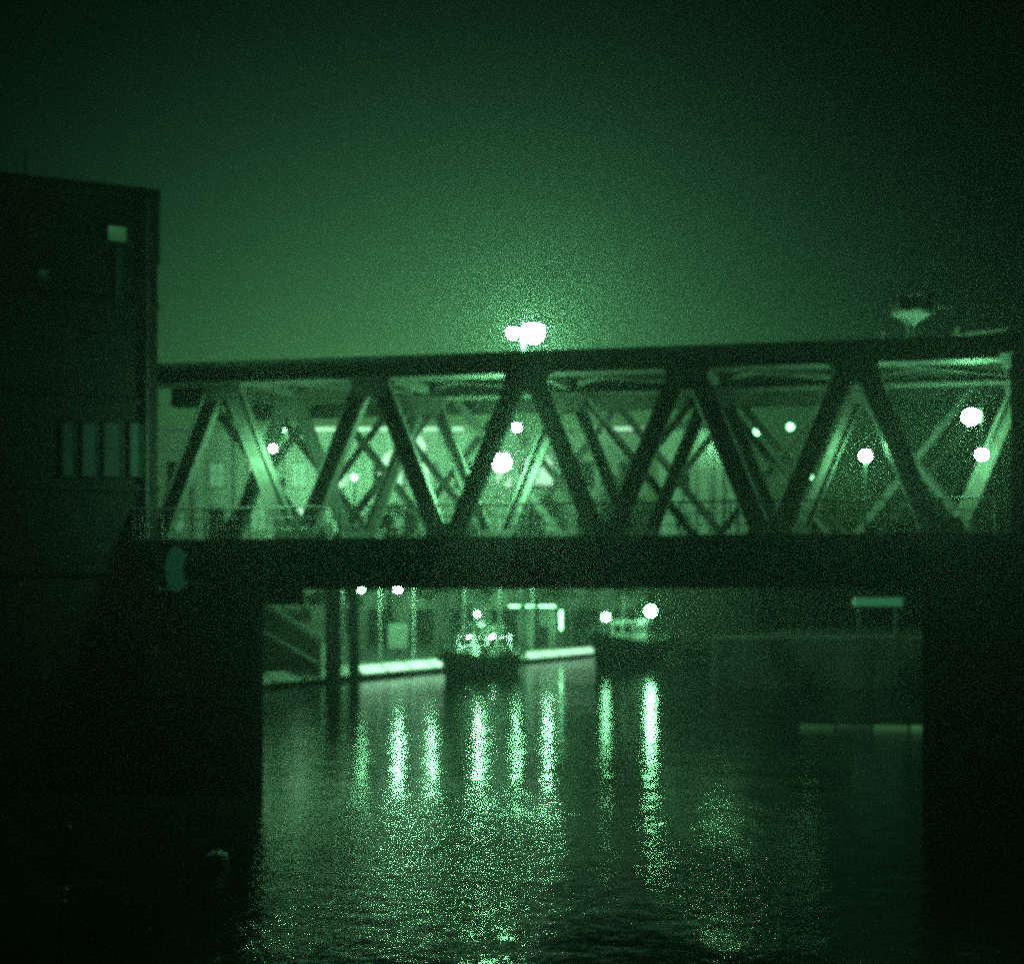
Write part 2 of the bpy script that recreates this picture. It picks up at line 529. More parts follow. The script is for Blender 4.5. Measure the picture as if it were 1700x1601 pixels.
street_lamp(858, 710, 2.9, 0.12, 9, 'small high lamp just right of the brightest lamp in the truss', 0.2)
street_lamp(453, 745, -0.80, 0.10, 45, 'lamp lighting the leftmost white diagonal of the truss')
street_lamp(1437, 757, 2.7, 0.17, 36, 'round lamp glowing low between two right-hand diagonals', None)
street_lamp(1612, 692, 2.7, 0.24, 30, 'big lamp at the far right end of the bridge, upper one')
street_lamp(1630, 755, 2.4, 0.16, 18, 'smaller lamp at the far right end of the bridge, lower one')

# ------------------------------------------------------------------ bridge keeper's tower on the left
TA = R(18.2)
corner = Vector(((262 - 850) / F * 35.6, 35.6, 0))
tw = thing('bridge_tower', 'tall dark brick tower at the left end of the bridge', 'tower', corner, TA)
# local x runs to the left as negative, local y away from the camera
HT = EYE + (1000 - 315) / F * 35.6
b = MB(); b.box(-9.0, 0, 0, 7.0, -1.5, HT - 0.35); b.build('wall', M['darkbrick'], tw)
b = MB(); b.box(-9.1, 0.08, -0.08, 7.1, HT - 0.35, HT); b.build('parapet', M['darkbrick'], tw)
for z in (6.9, 9.6, 12.4, 15.6):
    b = MB(); b.box(-9.06, 0.05, -0.07, -0.003, z, z + 0.22); b.build('string_course', M['darkbrick'], tw)
b = MB(); b.tube((-0.35, -0.09, 0.2), (-0.35, -0.09, HT - 0.4), 0.055, n=8); b.build('drainpipe', M['frame'], tw)
b = MB(); b.tube((-4.2, 2.0, HT), (-4.2, 2.0, HT + 1.6), 0.03, n=6); b.build('antenna', M['frame'], tw)
def tl(px, py):
    """local x and z on the tower's front face for a pixel"""
    r = (px - 850) / F
    ca, sa = math.cos(TA), math.sin(TA)
    x = (r * corner.y - corner.x) / (ca - r * sa)
    Y = corner.y + x * sa
    return x, EYE - (py - HOR) / F * Y
def window(parent, x0, x1, z0, z1, m, y=0.0, nx=1, nz=1, fw=0.05):
    fr = MB(); 
    fr.box(x0 - fw, x1 + fw, y - 0.06, y + 0.03, z1, z1 + fw); fr.box(x0 - fw - 0.03, x1 + fw + 0.03, y - 0.10, y + 0.03, z0 - fw, z0)
    fr.box(x0 - fw, x0, y - 0.055, y + 0.03, z0, z1); fr.box(x1, x1 + fw, y - 0.055, y + 0.03, z0, z1)
    for i in range(1, nx):
        x = x0 + (x1 - x0) * i / nx; fr.box(x - 0.02, x + 0.02, y - 0.045, y - 0.01, z0, z1)
    for i in range(1, nz):
        z = z0 + (z1 - z0) * i / nz; fr.box(x0, x1, y - 0.04, y - 0.012, z - 0.02, z + 0.02)
    w = fr.build('window', M['frame'], parent)
    p = MB(); p.box(x0, x1, y - 0.03, y - 0.014, z0, z1); p.build('pane', m, w)
    return w
dimw = [emit('dim_lit_window', s, (0.10, 1.0, 0.45), (0.1, 0.1, 0.1)) for s in (0.010, 0.022, 0.014, 0.045)]
for i, (a, c) in enumerate(((106, 126), (139, 162), (175, 202), (218, 243))):
    x0, z0 = tl(a, 790); x1, z1 = tl(c, 705)
    window(tw, x0, x1, z0, z1, dimw[i], 0.0, 1, 2)
x0, z0 = tl(180, 400); x1, z1 = tl(210, 378)
window(tw, x0, x1, z0, z1, emit('bright_window', 0.14, (0.2, 1.0, 0.35)), 0.0, 1, 1)
x0, z0 = tl(193, 512); x1, z1 = tl(204, 412)
window(tw, x0, x1, z0, z1, emit('reflected_strip', 0.010, (0.1, 1, 0.5), (0.1,0.1,0.1)), 0.0, 1, 3, 0.03)  # faint reflected strip on the wall, put in as a glowing pane
x0, z0 = tl(63, 460); x1, z1 = tl(80, 450)
window(tw, x0, x1, z0, z1, emit('tiny_window', 0.03, (0.1, 1, 0.4)), 0.0, 1, 1, 0.03)

# pale curved guard below the deck, pipes and ladder on the tower foot
def arc_guard():
    c = P(300, 945, 35.2)
    o = thing('glowing_guard', 'curved guard plate with an added dim glow under the left bridge end', 'guard plate', (c.x, c.y, c.z))
    b = MB(); n = 10; vs = []; fs = []
    for k in range(n + 1):
        a = R(140 + 80 * k / n)
        for rr in (1.15, 0.72):
            for y in (-0.25, 0.25):
                vs.append((0.72 + rr * math.cos(a), y, rr * math.sin(a)))
    for k in range(n):
        q = 4 * k
        fs += [(q, q+4, q+5, q+1), (q+2, q+3, q+7, q+6), (q, q+2, q+6, q+4), (q+1, q+5, q+7, q+3)]
    fs += [(0,1,3,2), (4*n, 4*n+2, 4*n+3, 4*n+1)]
    b.add(vs, fs); b.build('plate', emit('guard_glow', 0.05, (0.12, 1, 0.45)), o)  # glow added so the guard plate shows in the dark
    b = MB(); b.beam((-0.12, 0.1, 0.7), (0.25, 0.1, 0.95), 0.08, 0.08); b.build('bracket', M['steel'], o)
arc_guard()
def pipe(px, y0, y1, r, label, knob):
    Y = 35.0
    a = P(px, y0, Y); c = P(px, y1, Y)
    o = thing('standpipe', label, 'pipe', (c.x, c.y, c.z))
    h = a.z - c.z
    b = MB(); b.tube((0,0,0), (0,0,h), r, n=10); b.build('pipe', M['pale'], o)
    b = MB(); b.tube((0,0,h*knob), (0,0,h*knob+0.35), r * 1.9, n=10); b.tube((0,0,h), (0.14,0,h+0.12), r*1.2, n=8); b.build('collar', M['pale'], o)
pipe(319, 985, 1095, 0.07, 'grey standpipe with a thick collar below the bridge, nearer the tower', 0.5)
pipe(368, 1005, 1100, 0.08, 'grey standpipe with a wide foot below the bridge, nearer the pier', 0.05)
def pile(px, ytop, Y, r, label, group=None):
    c = P(px, 1000, Y); zt = P(px, ytop, Y).z
    o = thing('timber_pile', label, 'pile', (c.x, c.y, 0), random.random(), group)
    b = MB(); b.tube((0,0,-1.5), (0.03,0.02,zt), r, r*0.92, 12); b.build('post', M['timber'], o)
    b = MB(); b.lathe([(r*0.99, zt-0.25), (r*1.0, zt+0.02), (r*0.5, zt+0.1)], 12); b.build('cap', M['steel'], o)
fc = P(282, 1135, 34.4)
fo = thing('mooring_fence', 'dim plank fender fence below the tower at the left', 'fence', (fc.x, fc.y, fc.z))
for k in range(7):
    b = MB(); x = -0.75 + k * 0.24; b.box(x - 0.085, x + 0.085, 0, 0.08, -0.3, 1.05 + 0.12 * math.sin(k * 2.3)); b.build('plank', M['cargo'], fo)
for z in (0.15, 0.75):
    b = MB(); b.box(-0.95, 0.85, 0.083, 0.16, z, z + 0.12); b.build('rail', M['timber'], fo)
# left bank under the tower and in front
b = MB(); b.prism([(-60, 30.0), (corner.x - 0.9, 35.0), (corner.x + 0.6, 44), (-60, 60)], -1.5, 3.0)
tag(b.build('left_bank', M['ground']), kind='structure')

# ------------------------------------------------------------------ right abutment and end tower
ab = thing('right_abutment', 'dark masonry abutment carrying the right end of the bridge', 'abutment', ((1531-850)/F*31.6, 31.6, 0), R(-20.8))
b = MB(); b.box(0, 30, 0, 9, -1.5, ZU - 0.25); b.build('masonry', M['darkbrick'], ab)
b = MB(); b.box(-0.06, 30, -0.12, 9, ZU - 0.25, ZU - 0.02); b.build('coping', M['darkbrick'], ab)
for k in range(2):
    b = MB(); b.box(0.5 + k * 3.2, 0.85 + k * 3.2, -0.25, -0.003, -1.5, 5.2); b.build('fender', M['timber'], ab)
rc = Vector(((1678 - 850) / F * 30.6, 30.6, 0))
et = thing('end_house', 'black gatehouse at the right-hand end of the bridge', 'building', rc, R(-28))
b = MB(); b.box(0, 9, 0, 4.4, ZU, 13.0); b.build('wall', M['darkbrick'], et)
b = MB(); b.box(-0.3, 9.2, -0.3, 4.6, 13.0, 13.3); b.build('roof', M['roof'], et)

# signal mast and canopy standing on the right end
sp = P(1512, 560, 34.8); z0 = ZT + 0.04
sm = thing('signal_platform', 'small hopper-shaped signal platform with thin antenna on top of the bridge', 'signal mast', (sp.x, sp.y, z0 - 0.1))
dz = EYE + (1000 - 560) / F * 34.8 - z0 + 0.1
b = MB(); b.tube((0,0,0), (0,0,dz + 0.5), 0.12, 0.10, 10); b.build('stem', M['pale'], sm)
b = MB(); b.lathe([(0.10, dz + 0.35), (0.26, dz + 0.50), (0.62, dz + 0.72), (0.64, dz + 0.78)], 4); b.build('platform', M['pale'], sm)
b = MB()
b.box(-0.5, 0.5, -0.4, 0.4, dz + 0.783, dz + 1.25); b.build('cabin', M['boatdeck'], sm)
b = MB()
for k in range(4):
    a = math.pi / 2 * k; c = a + math.pi / 2
    pa = Vector((0.8*math.cos(a), 0.8*math.sin(a), dz+0.78)); pc = Vector((0.8*math.cos(c), 0.8*math.sin(c), dz+0.78))
    for q in range(4):
        p = pa.lerp(pc, q / 4); b.tube(p, p + Vector((0,0,0.75)), 0.02, n=5)
    for z in (0.4, 0.75): b.tube(pa + Vector((0,0,z)), pc + Vector((0,0,z)), 0.025, n=5)
b.build('guard_rail', M['rail'], sm)
globe(sm, (0.115, 0.3, dz + 0.18), 0.05, 0.2, 'platform_fill')  # small lamp added out of sight behind the stem to brighten the platform
b = MB(); b.tube((0.70,0,dz+0.8), (0.78,0,dz+2.5), 0.06, 0.035, 6); b.build('antenna', M['pale'], sm)
for z, l, s in ((1.45, 0.4, -1), (0.98, 0.55, 1), (2.45, 0.12, -1)):
    b = MB(); b.tube((0.76, 0, dz + z), (0.76 + s * l, 0, dz + z), 0.025, n=6); b.build('crossarm', M['pale'], sm)
lp = P(1465, 562, 34.9)
po = thing('signal_post', 'thin upright post on the top chord left of the signal platform', 'post', (lp.x, lp.y, z0 - 0.02))
b = MB(); b.tube((0,0,0), (0,0,0.75), 0.04, 0.035, 8); b.build('shaft', M['pale'], po)
b = MB(); b.ball((0,0,0.78), 0.07, 8); b.build('finial', M['pale'], po)
cp = P(1592, 555, 35.4)
cn = thing('canopy_roof', 'tapered canopy edge catching light above the right end of the bridge', 'canopy', (cp.x, cp.y, cp.z), R(-6))
b = MB(); b.add([(0,0,0),(1.6,0,0.20),(1.6,1.0,0.20),(0,1.0,0),(0,0,0.30),(1.6,0,0.24),(1.6,1.0,0.24),(0,1.0,0.30)],
             [(0,3,2,1),(4,5,6,7),(0,1,5,4),(1,2,6,5),(2,3,7,6),(3,0,4,7)]); b.build('roof', M['boatdeck'], cn)
for x in (0.3, 1.2):
    b = MB(); b.box(x-0.06, x+0.06, 0.6, 0.72, -(cp.z - ZT2) - 0.1 if False else -1.2, 0.004); b.build('post', M['steel'], cn)

# ------------------------------------------------------------------ right bank wall seen under the bridge
RY = 76.0
def rb(px): return (px - 850) / F * RY
M['paleconcrete'] = mat('pale_concrete', (0.42, 0.42, 0.4), 0.85, 0, 0.4, 1.0, 0.4, 10, streak=True)
rw = thing('harbour_wall', 'dim concrete harbour wall under the right half of the bridge', 'wall', (rb(1195), RY, 0))
LW = 60.0
hs = [(-1.0, 1.1), (1.13, 2.3), (2.33, 3.5)]
pl = rb(1290) - rb(1195)
for r_, (za, zb) in enumerate(hs):
    x = 0.0; k = 0
    while x < LW:
        w = pl * (0.8 if (k + r_) % 3 == 0 else 1.0)
        b = MB(); b.box(x, x + w, random.uniform(-0.03, 0.03), 3.0, za, zb); b.build('wall_panel', M['paleconcrete'], rw)
        x += w + 0.03; k += 1
b = MB(); b.box(-0.1, LW, 0.25, 3.0, -1.0, 3.46); b.build('backing', M['darkbrick'], rw)
b = MB(); b.prism([(rb(1195)+0.2, RY+2.9), (250, RY+2.9), (250, 112), (rb(1195)+16, 112)], -1.4, 3.4)
tag(b.build('right_bank', M['darkbrick']), kind='structure')
bp = P(1448, 1006, RY - 3)
be = thing('light_board', 'short glowing light board above the harbour wall at the right', 'light board', (bp.x, bp.y + 3.6, 3.51))
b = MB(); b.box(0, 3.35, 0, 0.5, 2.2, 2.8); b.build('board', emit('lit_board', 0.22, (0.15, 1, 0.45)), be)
for x in (0.3, 2.9): 
    b = MB(); b.box(x, x+0.2, 0.1, 0.4, 0, 2.198); b.build('leg', M['steel'], be)

# light streak and small things on the water
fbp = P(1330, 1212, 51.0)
fb = thing('light_streak', 'streak of light on the water at the right, built as glowing tubes', 'light streak', (fbp.x, fbp.y, 0.05), R(-3))
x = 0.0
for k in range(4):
    b = MB(); b.smooth = True; b.tube((x, 0, 0.05), (x + 1.5, 0, 0.05), 0.13, 0.13, 10); b.build('float', emit('streak_glow', (0.10, 0.05, 0.16, 0.22)[k], (0.3, 1, 0.36)), fb); x += 1.7  # glowing tubes put in for a streak of light on the water
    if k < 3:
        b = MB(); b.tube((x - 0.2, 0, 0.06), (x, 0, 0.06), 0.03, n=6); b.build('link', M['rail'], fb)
st = P(98, 1560, 19.3)
so = thing('mooring_stake', 'thin leaning mooring stake with pale bands at the lower left', 'stake', (st.x, st.y, 0))
b = MB(); b.tube((-0.06,0,-0.8), (0.17,0,2.05), 0.035, 0.03, 8); b.build('stake', M['pale'], so)
for z in (0.62, 0.85, 1.95):
    b = MB(); b.ball((0.0 + 0.08*z, 0, z), 0.085, 8, 0.9); b.build('band', M['white'], so)
bu = P(360, 1440, 24.6)
bo = thing('reflection_patch', 'pale patch of reflected light, built as a buoy, left of the pier reflection', 'light patch', (bu.x, bu.y, 0.05))
b = MB(); b.smooth = True; b.ball((0,0,0.08), 0.27, 14, 0.85); b.build('float', M['white'], bo)  # pale float made up to stand for a reflected patch of light
b = MB(); b.tube((0,0,0.28), (0,0,0.42), 0.03, n=8); b.build('added_eye', M['steel'], bo)

# ------------------------------------------------------------------ far quay edge
M['edgeglow'] = emit('edge_glow_strip', 2.6, (0.5, 1, 0.62))
qs = thing('quay_wall', 'far quay with a bright white edge of separate fender blocks', 'quay', (QA.x, QA.y, 0))
ang = math.atan2(QD.y, QD.x)
qs.rotation_euler = (0, 0, ang)
s = -14.0; k = 0
while s < 42:
    L = 3.0
    b = MB(); pr = [(-0.95, 0.30), (-0.95, 0.40), (0.05, 1.03), (0.5, 1.03), (0.5, 0.30)]
    b.add([(s, y, z) for y, z in pr] + [(s + L, y, z) for y, z in pr], [(0,1,2,3,4),(9,8,7,6,5)] + [(i, i+5, (i+1)%5+5, (i+1)%5) for i in range(5)])
    eb = b.build('edge_block', M['white'], qs)
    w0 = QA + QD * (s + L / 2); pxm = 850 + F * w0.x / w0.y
    if 592 < pxm < 728 or 862 < pxm < 985:         # glowing strips added so these stretches of the edge read white
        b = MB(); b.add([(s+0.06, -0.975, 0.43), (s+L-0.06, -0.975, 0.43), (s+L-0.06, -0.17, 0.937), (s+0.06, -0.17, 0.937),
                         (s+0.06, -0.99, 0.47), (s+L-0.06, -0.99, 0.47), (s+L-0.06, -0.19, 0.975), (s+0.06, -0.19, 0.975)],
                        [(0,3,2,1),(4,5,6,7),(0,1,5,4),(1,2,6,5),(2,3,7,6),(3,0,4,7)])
        b.build('edge_glow', M['edgeglow'], eb)
    s += L + 0.28; k += 1
b = MB(); b.box(-16, 44, -0.05, 0.2, -1.5, 0.28); b.build('base', M['concrete'], qs)

def quay_lamp(px, py, r, I, label, back=-1.1):
    g = quay_at(px, back)
    z = EYE - (py - HOR) / F * g.y
    o = thing('quay_lamp', label, 'lamp', (g.x, g.y, 0.98), 0, 'lamp posts along the far quay')
    h = z - 0.98
    b = MB(); b.tube((-1.6,0.95,0.05), (-1.6,0.95,h+0.3), 0.10, 0.07, 8); b.build('lamp_post', M['white'], o)
    b = MB(); b.tube((-1.6,0.95,h+0.3), (0,0,h+r+0.05), 0.04, n=6); b.build('arm', M['pole'], o)
    b = MB(); b.lathe([(r*0.4, h+r*1.2), (r*1.2, h+r*0.8), (r*1.25, h+r*0.72)], 12); b.build('lamp_hood', M['pole'], o)
    globe(o, (0, 0, h), r, I)
    return g
quay_lamp(599, 979, 0.20, 7, 'leftmost quay lamp showing just under the deck edge')
quay_lamp(661, 978, 0.24, 40, 'quay lamp beside the pale notice board, showing under the deck')
quay_lamp(716, 966, 0.24, 32, 'quay lamp with pale post left of the cargo boat')
quay_lamp(799, 962, 0.24, 28, 'quay lamp post rising behind the cargo boat')
quay_lamp(857, 960, 0.24, 28, 'quay lamp post at the left end of the lit shed')
quay_lamp(910, 960, 0.26, 40, 'quay lamp post at the right end of the lit shed')

# notice board
g = quay_at(660, 2.2)
nb = thing('notice_board', 'pale blank notice board standing on the far quay', 'notice board', (g.x, g.y, 0.98))
za = EYE - (1077 - HOR) / F * g.y - 0.98; zb = EYE - (1036 - HOR) / F * g.y - 0.98
b = MB(); b.box(-0.8, 0.85, -0.04, 0.04, za, zb); b.build('board', M['pale'], nb)
for x in (-0.6, 0.65):
    b = MB(); b.box(x-0.05, x+0.05, 0.043, 0.14, 0, zb - 0.1); b.build('leg', M['pole'], nb)

# shed on the quay with tube lights
g = quay_at(893, 5.5)
sw = 65 / F * g.y
sh = thing('quay_shed', 'low pale shed with lit front wall and tube lights on the far quay', 'shed', (g.x, g.y, 0.98))
zt = EYE - (1004 - HOR) / F * g.y - 0.98
b = MB(); b.box(-sw/2, sw/2, 0, 4, 0, zt - 0.2); b.build('wall', M['pale'], sh)
b = MB(); b.box(-sw/2 - 0.2, sw/2 + 0.2, -1.0, 4.3, zt - 0.2, zt); b.build('roof', M['roof'], sh)
b = MB(); b.box(0.1, 1.2, -0.05, -0.003, 0, 2.3); b.build('door', M['frame'], sh)
b = MB(); b.box(-sw/2 - 3.4, sw/2 - 0.1, -1.12, -1.003, zt - 0.3, zt - 0.1); b.build('light_rail', M['pale'], sh)
b = MB(); b.tube((-sw/2 - 1.0, -1.2, zt - 0.2), (sw/2 - 0.3, -1.2, zt - 0.2), 0.06, n=8); b.build('tube_light', emit('tube_light', 22.0), sh)
b = MB(); b.tube((sw/2 + 0.35, -1.0, zt - 2.8), (sw/2 + 0.35, -1.0, zt - 0.7), 0.10, n=8); b.build('tube_light', emit('wall_tube', 26.0), sh)
b = MB(); b.box(sw/2 + 0.25, sw/2 + 0.45, -0.88, -0.7, 0, zt - 0.2); b.build('post', M['pole'], sh)

# ------------------------------------------------------------------ high mast floodlight
hm = P(868, 553, 102)
mo = thing('floodlight_mast', 'tall mast with two blazing floodlights rising above the bridge', 'floodlight', (hm.x, hm.y, 0.98))
h = hm.z - 0.98
b = MB(); b.tube((0,0,0), (0,0,h + 0.3), 0.32, 0.14, 10); b.build('mast', M['pole'], mo)
b = MB(); b.beam((-1.2,0,h+0.25), (1.3,0,h+0.25), 0.12, 0.12, (0,0,1)); b.build('crossbar', M['pole'], mo)
for x, r, I in ((-1.0, 0.42, 150), (0.98, 0.85, 620)):
    b = MB(); b.lathe([(r*0.3, h+r*1.05), (r*1.15, h+r*0.75), (r*1.2, h+r*0.65)], 12, (x,0,0)); b.build('lamp_hood', M['pole'], mo)
    globe(mo, (x, -0.05, h), r, I)

# ------------------------------------------------------------------ boats
def hull_mesh(L, B, fb, sheer, draft=0.5, n=14):
    b = MB(); secs = []
    for i in range(n + 1):
        u = i / n
        x = (u - 0.5) * L
        fore = max(0.0, (u - 0.55) / 0.45)
        aft = max(0.0, (0.25 - u) / 0.25)
        w = B / 2 * (1 - fore ** 2.2) * (1 - 0.25 * aft ** 2) + 0.03
        zt = fb + sheer * (fore ** 2) + sheer * 0.25 * aft ** 2
        rake = 0.7 * fore ** 2
        secs.append([(x + rake, -w, zt), (x + rake * 0.6, -w * 0.92, zt * 0.45), (x, -w * 0.6, -draft),
                     (x, w * 0.6, -draft), (x + rake * 0.6, w * 0.92, zt * 0.45), (x + rake, w, zt)])
    vs = [p for s in secs for p in s]; fs = []
    for i in range(n):
        for j in range(5):
            a = i * 6 + j
            fs.append((a, a + 1, a + 7, a + 6))
        fs.append((i*6 + 5, i*6, i*6 + 6, i*6 + 11))
    fs.append(tuple(range(6))); fs.append(tuple(reversed(range(n*6, n*6+6))))
    b.add(vs, fs)
    return b, secs
def sheer_strip(secs, th=0.09, h=0.14):
    b = MB()
    for side in (0, 5):
        for i in range(len(secs) - 1):
            a = Vector(secs[i][side]); c = Vector(secs[i+1][side])
            b.beam(a + Vector((0,0,h/2+0.003)), c + Vector((0,0,h/2+0.003)), th, h, (0,0,1))
    return b
# boat 1: cargo boat with lit open cabin frame
c1 = Vector((-2.7, 88.5, 0))
bt = thing('cargo_boat', 'dark workboat with lit white cabin frame and deck cargo, moored left', 'boat', c1, ang + math.pi)
hb, secs = hull_mesh(9.6, 3.2, 1.45, 0.75)
hb.build('hull', M['hull'], bt)
sheer_strip(secs).build('gunwale', M['hull'], bt)
b = MB(); b.box(-3.6, 2.6, -1.3, 1.3, 1.46, 1.50); b.build('deck', M['boatdeck'], bt)
cab = []
for i, (x, y) in enumerate(((-3.2,-1.15),(-3.2,1.15),(-1.0,-1.15),(-1.0,1.15),(1.4,-1.15),(1.4,1.15))):
    b = MB(); b.box(x-0.1, x+0.1, y-0.1, y+0.1, 1.5, 3.3); b.build('cabin_post', M['white'], bt)
b = MB(); b.box(-3.4, 1.6, -1.3, 1.3, 3.3, 3.42); b.build('cabin_roof', M['white'], bt)
b = MB(); b.box(-3.1, -1.1, -1.12, -1.09, 1.5, 2.1); b.build('cabin_panel', M['white'], bt)
b = MB(); b.box(-3.1, -1.1, 1.09, 1.12, 1.5, 2.1); b.build('cabin_panel', M['white'], bt)
for k in range(6):
    b = MB(); x = -2.9 + k * 0.85; r = random.uniform(0.25, 0.42)
    b.smooth = True
    b.ball((x, random.uniform(-0.6, 0.6), 3.42 + r * 1.1), r, 9, random.uniform(1.0, 1.6)); b.build('roof_bundle', M['cargo'], bt)
for k in range(4):
    b = MB(); x = -2.6 + k * 1.0; y = random.uniform(-0.9, 0.6)
    b.box(x, x + 0.6, y, y + 0.5, 1.503, 1.503 + random.uniform(0.4, 0.9)); b.build('deck_box', M['pale'], bt)
b = MB(); b.tube((0.4,0,3.42), (0.4,0,5.4), 0.06, 0.03, 8); b.build('mast', M['pale'], bt)
globe(bt, (-1.8, 0.2, 3.12), 0.08, 30, 'cabin_lamp')
globe(bt, (0.6, -0.6, 3.14), 0.06, 18, 'cabin_lamp')
secs1 = secs
globe(bt, (0.4, 0.12, 5.0), 0.09, 26, 'gear_fill')  # lamp added on the mast to brighten the roof gear
for x_ in (-3.2, -1.0, 1.4):
    b = MB(); b.box(x_-0.06, x_+0.06, -1.04, 1.04, 2.95, 3.1); b.build('cross_rail', M['white'], bt)
for y_ in (-1.15, 1.15):
    b = MB(); b.box(-3.1, 1.3, y_-0.05, y_+0.05, 2.3, 2.42); b.build('side_rail', M['white'], bt)
for e_ in ((-4.6, 0, 1.7), (4.9, 0, 2.3)):
    b = MB(); b.tube((0.4, 0, 5.3), e_, 0.018, n=5); b.build('stay', M['rail'], bt)
for k in range(18):
    b = MB(); x = random.uniform(-3.2, 1.5); y = random.uniform(-1.1, 1.1); h_ = random.uniform(0.3, 1.0)
    b.tube((x, y, 3.42), (x + random.uniform(-.3,.3), y, 3.42 + h_), random.uniform(0.05, 0.16), random.uniform(0.04, 0.12), 7); b.build('roof_gear', M['pale'], bt)
# boat 2
c2 = Vector((11.3, 106.0, 0))
b2o = thing('tug_boat', 'dark boat with high curved bow and two glaring lamps, moored right', 'boat', c2, ang + math.pi)
hb, secs = hull_mesh(14.0, 4.0, 2.1, 1.1)
hb.build('hull', M['hull'], b2o)
sheer_strip(secs, 0.14, 0.22).build('gunwale', M['white'], b2o)
b = MB(); b.box(-4.2, 3.0, -1.5, 1.5, 2.11, 2.15); b.build('deck', M['boatdeck'], b2o)
b = MB(); b.box(-1.8, 1.2, -1.2, 1.2, 2.15, 4.1); wh = b.build('wheelhouse', M['pale'], b2o)
b = MB(); b.box(-2.0, 1.4, -1.35, 1.35, 4.1, 4.2); b.build('wheelhouse_roof', M['white'], b2o)
for k in range(3):
    b = MB(); x = -1.55 + k * 0.95
    b.box(x, x + 0.7, 1.203, 1.23, 3.05, 3.8); b.build('window', M['glass'], wh)
    b = MB(); b.box(x, x + 0.7, -1.23, -1.203, 3.05, 3.8); b.build('window', M['glass'], wh)
for y in (-0.95, 0.15):
    b = MB(); b.box(1.203, 1.23, y, y + 0.8, 3.05, 3.8); b.build('window', M['glass'], wh)
    b = MB(); b.box(-1.83, -1.803, y, y + 0.8, 3.05, 3.8); b.build('window', M['glass'], wh)
b = MB(); b.tube((1.0,0,4.2), (1.0,0,7.0), 0.07, 0.03, 8); b.build('mast', M['pale'], b2o)
def boat_lamp(root, rz, px, py, Y, r, I, zfoot):
    p = P(px, py, Y) - root.location
    ca, sa = math.cos(-rz), math.sin(-rz)
    l = Vector((p.x * ca - p.y * sa, p.x * sa + p.y * ca, p.z))
    b = MB(); b.tube((l.x, l.y, zfoot), (l.x, l.y, l.z - r), 0.05, n=8); b.build('lamp_post', M['pole'], root)
    globe(root, l, r, I, 'deck_lamp')
def fit_out(root, secs, x0, x1, col):
    for side in (0, 5):
        pts = [Vector(q[side]) for q in secs if x0 <= q[side][0] <= x1]
        b = MB()
        for p in pts: b.tube(p + Vector((0,0,0.14)), p + Vector((0,0,0.8)), 0.025, n=5)
        for p, q in zip(pts, pts[1:]):
            for z in (0.45, 0.8): b.tube(p + Vector((0,0,z)), q + Vector((0,0,z)), 0.025, n=5)
        b.build('guard_rail', col, root)
        for p in pts[1::3]:
            b = MB(); s_ = -1 if side == 0 else 1
            b.smooth = True
            prof = [(0.2 + 0.1 * math.cos(R(a)), 0.1 * math.sin(R(a))) for a in range(0, 361, 60)]
            n = 10; vs = []; fs = []
            for k in range(n):
                t = 2 * math.pi * k / n
                for rr, yy in prof: vs.append((p.x + rr * math.cos(t), p.y + s_ * 0.14 + yy, p.z - 0.55 + rr * math.sin(t)))
            m = len(prof)
            for k in range(n):
                for j in range(m - 1):
                    fs.append((k*m+j, ((k+1)%n)*m+j, ((k+1)%n)*m+j+1, k*m+j+1))
            b.add(vs, fs); b.build('tyre_fender', M['post'], root)
fit_out(b2o, secs, -6, 8, M['pale'])
for e_ in ((-6.0, 0, 2.6), (6.3, 0, 3.4), (-0.5, 1.3, 4.2), (-0.5, -1.3, 4.2)):
    b = MB(); b.tube((1.0, 0, 6.8), e_, 0.018, n=5); b.build('stay', M['rail'], b2o)
fit_out(bt, secs1, -4.5, 5.5, M['white'])
boat_lamp(b2o, ang + math.pi, 1006, 1025, 103.5, 0.32, 12, 2.1)
boat_lamp(b2o, ang + math.pi, 1080, 1015, 105.5, 0.44, 55, 2.1)

# ------------------------------------------------------------------ gangway and piles left
GY = 80.0
ga = P(425, 998, GY); gb = P(528, 1066, GY); gc = P(528, 1098, GY); gd = P(425, 1040, GY)
gw = thing('gangway', 'sloping solid-sided gangway leading down from the left bank', 'gangway', (ga.x, GY, 0))
def para(y0, y1, inset=0.0):
    b = MB(); pts = [ga, gb, gc, gd]
    vs = [(p.x - ga.x, y0, p.z) for p in pts] + [(p.x - ga.x, y1, p.z) for p in pts]
    b.add(vs, [(0,1,2,3),(7,6,5,4),(0,4,5,1),(1,5,6,2),(2,6,7,3),(3,7,4,0)])
    return b
para(0, 0.06).build('side_panel', M['concrete'], gw)
para(1.8, 1.86).build('side_panel', M['concrete'], gw)
b = MB(); b.beam((0, 0.9, gd.z + 0.12), (gc.x - ga.x, 0.9, gc.z + 0.12), 1.72, 0.12, (0,0,1)); b.build('walkway', M['boatdeck'], gw)
for y in (0.03, 1.83):
    b = MB(); b.beam((0, y, ga.z + 0.08), (gb.x - ga.x, y, gb.z + 0.08), 0.14, 0.14, (0,0,1)); b.build('handrail', M['white'], gw)
e = P(531, 1110, GY)
b = MB(); b.box(gc.x - ga.x - 0.1, gc.x - ga.x + 0.25, -0.05, 1.9, 0.4, gb.z - 0.2); b.build('end_frame', M['pale'], gw)
